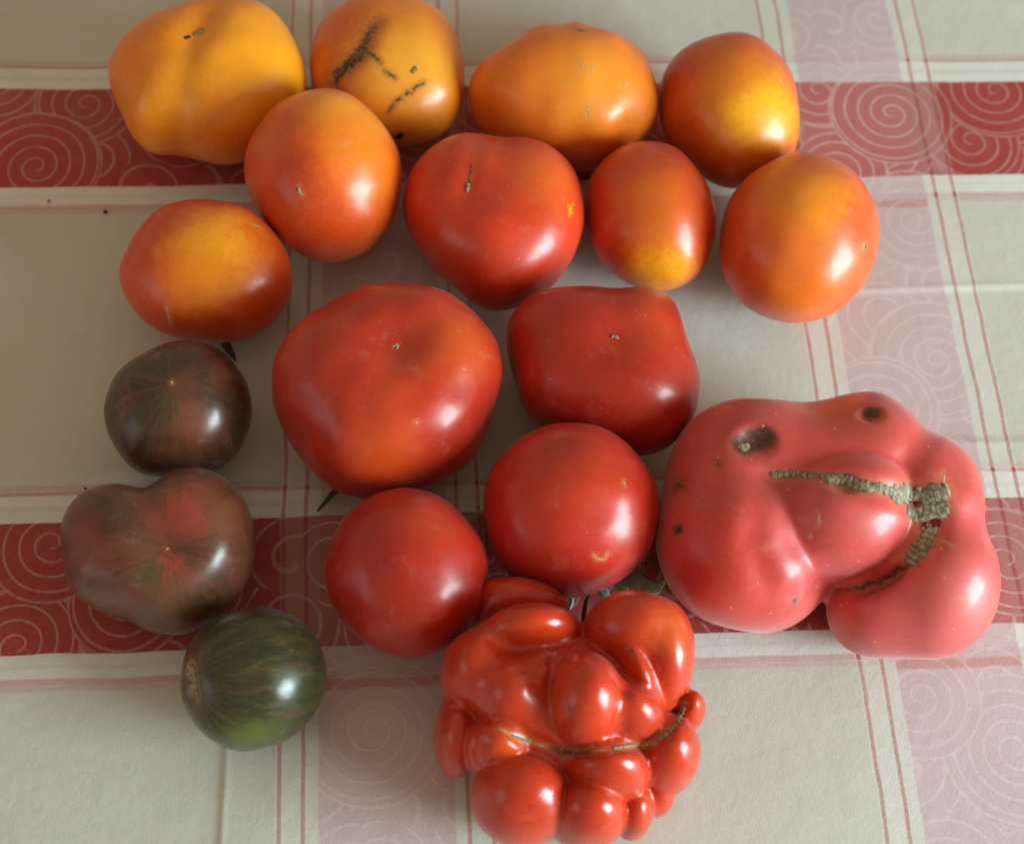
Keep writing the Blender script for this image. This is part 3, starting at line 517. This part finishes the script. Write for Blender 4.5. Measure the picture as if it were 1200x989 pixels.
def surface_nets(D, step):
    L = np.array([e[:7] for e in D['lobes']])
    rmax = np.maximum(L[:, 3], L[:, 4])
    lo = np.array([(L[:, 0] - rmax).min(), (L[:, 1] - rmax).min(), (L[:, 2] - L[:, 5]).min()]) - 4
    hi = np.array([(L[:, 0] + rmax).max(), (L[:, 1] + rmax).max(), (L[:, 2] + L[:, 5]).max()]) + 4
    n = np.ceil((hi - lo) / step).astype(int) + 1
    ax = [lo[i] + step * np.arange(n[i]) for i in range(3)]
    G = np.stack(np.meshgrid(*ax, indexing='ij'), -1)
    F = sd_fruit(G.reshape(-1, 3), D).reshape(n)
    S = F < 0
    c = np.zeros(tuple(n - 1), int)
    for i in (0, 1):
        for j in (0, 1):
            for k in (0, 1):
                c += S[i:n[0] - 1 + i, j:n[1] - 1 + j, k:n[2] - 1 + k]
    act = (c > 0) & (c < 8)
    ids = -np.ones(act.shape, int); ids[act] = np.arange(act.sum())
    P = lo + step * (np.argwhere(act) + .5)
    quads = []
    for a in range(3):
        b, cc = (a + 1) % 3, (a + 2) % 3
        s0 = [slice(1, -1)] * 3; s0[a] = slice(0, -1); s1 = list(s0); s1[a] = slice(1, None)
        A = S[tuple(s0)]; B = S[tuple(s1)]
        for flip, mask in ((False, A & ~B), (True, ~A & B)):
            I = np.argwhere(mask)
            off = np.array([1, 1, 1]); off[a] = 0
            I = I + off
            e = np.eye(3, dtype=int)
            c0 = ids[tuple((I - e[b] - e[cc]).T)]; c1 = ids[tuple((I - e[cc]).T)]
            c2 = ids[tuple(I.T)]; c3 = ids[tuple((I - e[b]).T)]
            q = np.stack([c0, c1, c2, c3], -1)
            quads.append(q[:, ::-1] if flip else q)
    Q = np.concatenate(quads)
    # relax, then pull every vertex onto the surface
    for it in range(6):
        acc = np.zeros_like(P); cnt = np.zeros(len(P))
        for i in range(4):
            a0, b0 = Q[:, i], Q[:, (i + 1) % 4]
            np.add.at(acc, a0, P[b0]); np.add.at(cnt, a0, 1)
            np.add.at(acc, b0, P[a0]); np.add.at(cnt, b0, 1)
        P = .4 * P + .6 * acc / cnt[:, None]
        e = .25
        g = np.stack([sd_fruit(P + np.eye(3)[i] * e, D) - sd_fruit(P - np.eye(3)[i] * e, D) for i in range(3)], -1) / (2 * e)
        f = sd_fruit(P, D)
        P = P - g * np.clip(f / np.maximum((g * g).sum(1), .25), -1, 1)[:, None]
    return P, Q, g


def fruit_lobed(D, seed):
    P, Q, g = surface_nets(D, D.get('step', 1.15))
    g = g / np.maximum(np.linalg.norm(g, axis=1), 1e-6)[:, None]
    up = np.clip((P[:, 2] - 4) / 10, 0, 1)
    P = P + g * (wobble(P, seed) * .6 * up)[:, None]
    P[:, 2] -= P[:, 2].min()
    return P, Q


def mesh_object(name, P, Q, mat, parent=None):
    me = bpy.data.meshes.new(name)
    me.from_pydata((np.asarray(P) * MM).tolist(), [], np.asarray(Q).tolist())
    me.update()
    me.polygons.foreach_set('use_smooth', [True] * len(me.polygons))
    me.materials.append(mat)
    o = bpy.data.objects.new(name, me)
    COL.objects.link(o)
    if parent is not None:
        o.parent = parent
    return o


def strip(bvh, pts, half, kind, seed, axis=None, center=None):
    """a scab lying on the skin along a short path: real, slightly proud, ragged edged"""
    pts = [Vector(p) for p in pts]
    L = [0.0]
    for a, b in zip(pts[:-1], pts[1:]):
        L.append(L[-1] + (b - a).length)
    tot = max(L[-1], .3)
    nl = max(7, min(60, int(tot / .55) + 2)); nw = 9 if half > 2 else 7
    rows = []; edges = []; along = []
    h0 = {'cork': .75, 'corkdark': .22, 'rot': .10, 'pale': .12, 'hole': .9, 'dark': .12}[kind]
    rag = {'cork': .75, 'corkdark': 1.1, 'rot': .0, 'pale': .5, 'hole': .3, 'dark': .3}[kind]
    ext = half * .8
    for i in range(nl):
        s = -ext + (tot + 2 * ext) * i / (nl - 1)
        sc = min(max(s, 0), tot)
        k = 0
        while k < len(L) - 2 and L[k + 1] < sc:
            k += 1
        t = (pts[k + 1] - pts[k]).normalized() if (pts[k + 1] - pts[k]).length > 1e-6 else Vector((1, 0, 0))
        p = pts[k] + t * (s - L[k])
        n = (axis if axis is not None else (p - center).normalized())
        side = t.cross(n).normalized()
        e = 1.0
        if s < 0:
            e = math.sqrt(max(.04, 1 - (s / ext) ** 2))
        elif s > tot:
            e = math.sqrt(max(.04, 1 - ((s - tot) / ext) ** 2))
        tt = min(max(s / tot, 0), 1)
        if kind in ('corkdark', 'pale'):
            e *= .45 + .55 * math.sin(math.pi * (.08 + .84 * tt))
            p = p + side * (half * .9 * noise.noise(Vector((s * .5, seed * 1.7, 4.2))))
        elif kind == 'cork':
            p = p + side * (half * .35 * noise.noise(Vector((s * .35, seed * 1.7, 4.2))))
        row = []
        for j in range(nw):
            a = -1 + 2 * j / (nw - 1)
            nz = noise.noise(Vector((s * .9 / max(.7, half * .3), .6 * (a > 0), seed * 7.3)))
            wd = half * e * (1 + rag * nz)
            q = p + side * (a * wd)
            hit, nn, _, _ = bvh.ray_cast((q + n * 30) * MM, -n, .08)
            if hit is None:
                hit, nn, _, _ = bvh.find_nearest(q * MM)
            edge = 1 - abs(a) ** 3
            bump = .5 + .9 * noise.noise(Vector((s * .9, a * half * .9, seed * 3.1)))
            edges.append((1 - a * a) * min(1.0, e)); along.append(s)
            if kind == 'cork':
                bump = bump * .7 + .45 * abs(math.sin(s * 1.5 + .8 * noise.noise(Vector((a * 2, s * .3, seed)))))
            row.append(hit / MM + nn * (-.10 + (h0 * (.55 + .6 * bump) + .10) * edge * min(1, e + .1)))
        rows.append(row)
    P = [v for r in rows for v in r]
    Q = [(i * nw + j, i * nw + j + 1, (i + 1) * nw + j + 1, (i + 1) * nw + j) for i in range(nl - 1) for j in range(nw - 1)]
    return np.array([tuple(v) for v in P]), np.array(Q), edges, along


def blade(path, widths, thick=.8):
    """a thick little leaf or stalk through the given points"""
    path = [Vector(p) for p in path]; P = []; Q = []
    n = len(path); m = 8
    for i, p in enumerate(path):
        t = (path[min(i + 1, n - 1)] - path[max(i - 1, 0)]).normalized()
        side = t.cross(Vector((0, 0, 1)))
        side = side.normalized() if side.length > 1e-3 else Vector((1, 0, 0))
        upv = side.cross(t).normalized()
        for k in range(m):
            a = 2 * math.pi * k / m
            P.append(p + side * (math.cos(a) * widths[i]) + upv * (math.sin(a) * min(thick, widths[i]) - .35 * abs(math.cos(a)) * -widths[i] * .5))
    for i in range(n - 1):
        for k in range(m):
            Q.append((i * m + k, i * m + (k + 1) % m, (i + 1) * m + (k + 1) % m, (i + 1) * m + k))
    P = [tuple(v) for v in P]
    return P, Q


def smooth_path(pts, wid, n=10):
    pts = [Vector(p) for p in pts]
    out = []; ow = []
    m = len(pts) - 1
    for i in range(n + 1):
        t = i / n * m; k = min(int(t), m - 1); f = t - k
        p0, p1, p2, p3 = pts[max(k - 1, 0)], pts[k], pts[k + 1], pts[min(k + 2, m)]
        out.append(.5 * ((2 * p1) + (p2 - p0) * f + (2 * p0 - 5 * p1 + 4 * p2 - p3) * f * f + (3 * p1 - p0 - 3 * p2 + p3) * f ** 3))
        ow.append(wid[k] * (1 - f) + wid[k + 1] * f)
    return out, ow


def sepal(parent, pts, wid, mat=None, name='sepal', thick=.7):
    p, w = smooth_path(pts, wid)
    P, Q = blade(p, w, thick)
    return mesh_object(name, P, Q, mat or LEAF, parent)


# ---------------------------------------------------------------- the tomatoes
INFO = {
    't1': ('orange_tomato', 'large plain orange tomato with one shallow crease, beside the scarred orange tomato', 'orange and yellow tomatoes'),
    't2': ('orange_tomato', 'orange tomato with a ragged dark brown scar and thin scratches', 'orange and yellow tomatoes'),
    't3': ('orange_tomato', 'wide smooth orange tomato with faint pale scratches, behind the red-orange creased tomato', 'orange and yellow tomatoes'),
    't4': ('orange_tomato', 'red and yellow tomato with a bright yellow flank beside the red band spirals', 'orange and yellow tomatoes'),
    't5': ('orange_tomato', 'round red-orange tomato with yellow top and a small pale star-like scar', 'orange and yellow tomatoes'),
    't6': ('red_tomato', 'red-orange tomato with a short brown groove, tapering towards the big red tomato', 'red tomatoes'),
    't7': ('orange_tomato', 'small oval orange-red tomato with a yellow tip and no scar', 'orange and yellow tomatoes'),
    't8': ('orange_tomato', 'orange tomato with a wide white sheen and a pale dot with dark centre', 'orange and yellow tomatoes'),
    't9': ('orange_tomato', 'oval red-orange tomato with a yellow patch, touching the small dark brown tomato', 'orange and yellow tomatoes'),
    't10': ('brown_tomato', 'small round dark brown tomato with a reddish blush, between yellow-patched and heart-shaped tomatoes', 'dark tomatoes'),
    't11': ('brown_tomato', 'heart-shaped brownish red tomato with green patches on the red band', 'dark tomatoes'),
    't12': ('green_tomato', 'dark green striped tomato with an open brown stem scar', 'dark tomatoes'),
    't13': ('red_tomato', 'biggest smooth red tomato, broad and dented, with a pale scar in its hollow', 'red tomatoes'),
    't14': ('red_tomato', 'squarish flat-topped red tomato with a tiny tan scar', 'red tomatoes'),
    't15': ('red_tomato', 'round plain red tomato without any scar, below the biggest red tomato', 'red tomatoes'),
    't16': ('red_tomato', 'round red tomato with a faint brown scar and green sepals under it', 'red tomatoes'),
    't17': ('catfaced_tomato', 'huge misshapen pink tomato with a rough cork scar and black rotten spot', None),
    't18': ('ribbed_tomato', 'deeply lobed knobbly red tomato with a thin seam scar', None),
}
ROUGH = {'t17': .42, 't18': .26, 't10': .31, 't11': .33, 't12': .30}


def build(key, seed):
    D = DATA[key]
    name, label, group = INFO[key]
    mat = skin_material('skin_' + name + '_' + str(seed), D, ROUGH.get(key, .34), {'t17': .7, 't18': .15, 't10': .1, 't11': .15}.get(key, .3))
    P, Q = (fruit_lobed if 'lobes' in D else fruit_round)(D, seed)
    single = not D['scars'] and key not in EXTRA
    root = None
    if not single:
        root = bpy.data.objects.new(name, None)
        root.empty_display_size = .02
        COL.objects.link(root)
    skin = mesh_object(name if single else 'skin', P, Q, mat, root)
    top = skin if single else root
    for an, kinds, amt in (('stain_dark', ('corkdark', 'rot', 'decay', 'faint'), .75), ('stain_pale', ('cork', 'pale'), .55), ('stain_rot', ('rot', 'decay'), .97)):
        st = np.zeros(len(P))
        for pts, half, kind in D['scars']:
            if kind in kinds:
                if an == 'stain_rot':
                    st = np.maximum(st, amt * np.clip((1.35 - sd_line(P, pts) / half) / .55, 0, 1))
                    continue
                w = max(half * 1.25, 1.0) + (.5 if kind != 'pale' else 0)
                if kind == 'corkdark' and half > 1.4:
                    w *= 1.35
                st = np.maximum(st, (min(.95, amt * 1.2) if kind == 'corkdark' else amt if kind != 'faint' else .4) * np.exp(-(sd_line(P, pts) / w) ** 2))
        at = skin.data.attributes.new(an, 'FLOAT', 'POINT')
        at.data.foreach_set('value', st)
    top.location = (D['cen'][0] * MM, D['cen'][1] * MM, 0.0)
    top['label'] = label
    top['category'] = 'tomato'
    if group:
        top['group'] = group
    if D['scars']:
        bvh = BVHTree.FromPolygons([tuple(v) for v in (P * MM)], [tuple(int(i) for i in q) for q in Q])
        axis = Vector((0, -.36, .93)).normalized() if 'lobes' in D else None
        cen = Vector((0, 0, D.get('h', 60) * D.get('zf', .5)))
        for i, (pts, half, kind) in enumerate(D['scars']):
            if kind in ('faint', 'decay'):
                continue
            sp, sq, ed, al = strip(bvh, pts, half * (.85 if kind == 'rot' else 1.15), kind, seed * 10 + i, axis, cen)
            so = mesh_object(PART[kind], sp, sq, MAT[kind], root)
            at = so.data.attributes.new('edge', 'FLOAT', 'POINT')
            at.data.foreach_set('value', ed)
            at = so.data.attributes.new('along', 'FLOAT', 'POINT')
            at.data.foreach_set('value', al)
    if key in EXTRA:
        EXTRA[key](root)
    return top


def calyx_t16(root):
    c = Vector((26.3, -51.7, 0))
    def L(*p): return [Vector(q) - c for q in p]
    sepal(root, L((36, -58, 2.5), (46, -63, 3.5), (53.5, -68.5, 9), (62, -73.5, 13), (65, -72, 15), (67.5, -69, 17)), [1.4, 2.6, 4.2, 3.2, 1.4, .35])
    sepal(root, L((38, -60, 2.0), (46, -67, 4), (52, -74, 8), (55, -80, 9)), [1.3, 1.9, 1.8, .5])
    sepal(root, L((34, -60, 2), (40, -68, 3), (44.2, -75, 4.5), (46, -82, 4)), [1.4, 2.1, 1.9, .6])
    sepal(root, L((26, -60, 2), (29.5, -72, 3), (31, -79, 5), (30, -84, 7)), [1.2, 1.4, .9, .3])
    sepal(root, L((42, -56, 2), (52, -58.5, 3.5), (58, -61.5, 7), (58, -66, 9)), [1.3, 1.2, .6, .25])


def calyx_t13(root):
    c = Vector((-50.6, -9.6, 0))
    sepal(root, [Vector(q) - c for q in ((-60, -26, 2), (-66, -38, 4), (-70, -44, 4), (-75, -51, 2.2))], [1.2, 1.6, 1.3, .4], DARKLEAF)


def calyx_t9(root):
    c = Vector((-134.0, 41.6, 0))
    sepal(root, [Vector(q) - c for q in ((-130, 32, 2), (-127, 24, 3.5), (-123, 17.5, 5), (-119.5, 13.5, 3))], [1.4, 2.2, 1.8, .4], DARKLEAF)


def stalk_t18(root):
    c = Vector(root.location) / MM
    sepal(root, [Vector(q) - c for q in ((37.5, -79, 13), (36.2, -82.3, 16), (35.2, -90, 22), (34.8, -96, 26))], [.7, .9, .9, .6], STALK, 'stalk', .9)


EXTRA = {'t16': calyx_t16, 't13': calyx_t13, 't9': calyx_t9, 't18': stalk_t18}
for n_, key_ in enumerate(DATA):
    build(key_, n_ + 1)

# ---------------------------------------------------------------- crumbs of soil on the cloth
CR = NB('soil'); CR.set(Base_Color=(.03, .022, .015), Roughness=.9)
for i, (x, y, r, lab) in enumerate(((-191.1, 83.6, .9, 'dark crumb of soil on the cloth beside the yellow-patched oval tomato'),
                                    (-217.1, 86.3, .6, 'tiny dark crumb on the white stripe under the red band'),
                                    (-170.4, -50.5, .55, 'tiny dark crumb on the thin red line beside the heart-shaped tomato'))):
    rr = random.Random(i)
    V, Q = cube_sphere(3)
    V = V * np.array([r * rr.uniform(.8, 1.3), r * rr.uniform(.7, 1.1), r * .6])
    V = V * np.array([[1 + .25 * math.sin(7 * v[0] / r + 5 * v[1] / r + i)] for v in V])
    V[:, 2] += r * .35 - .6
    o = mesh_object('soil_crumb', V, Q, CR.m)
    o.location = (x * MM, y * MM, 0)
    o['label'] = lab; o['category'] = 'crumb'; o['group'] = 'crumbs on the cloth'
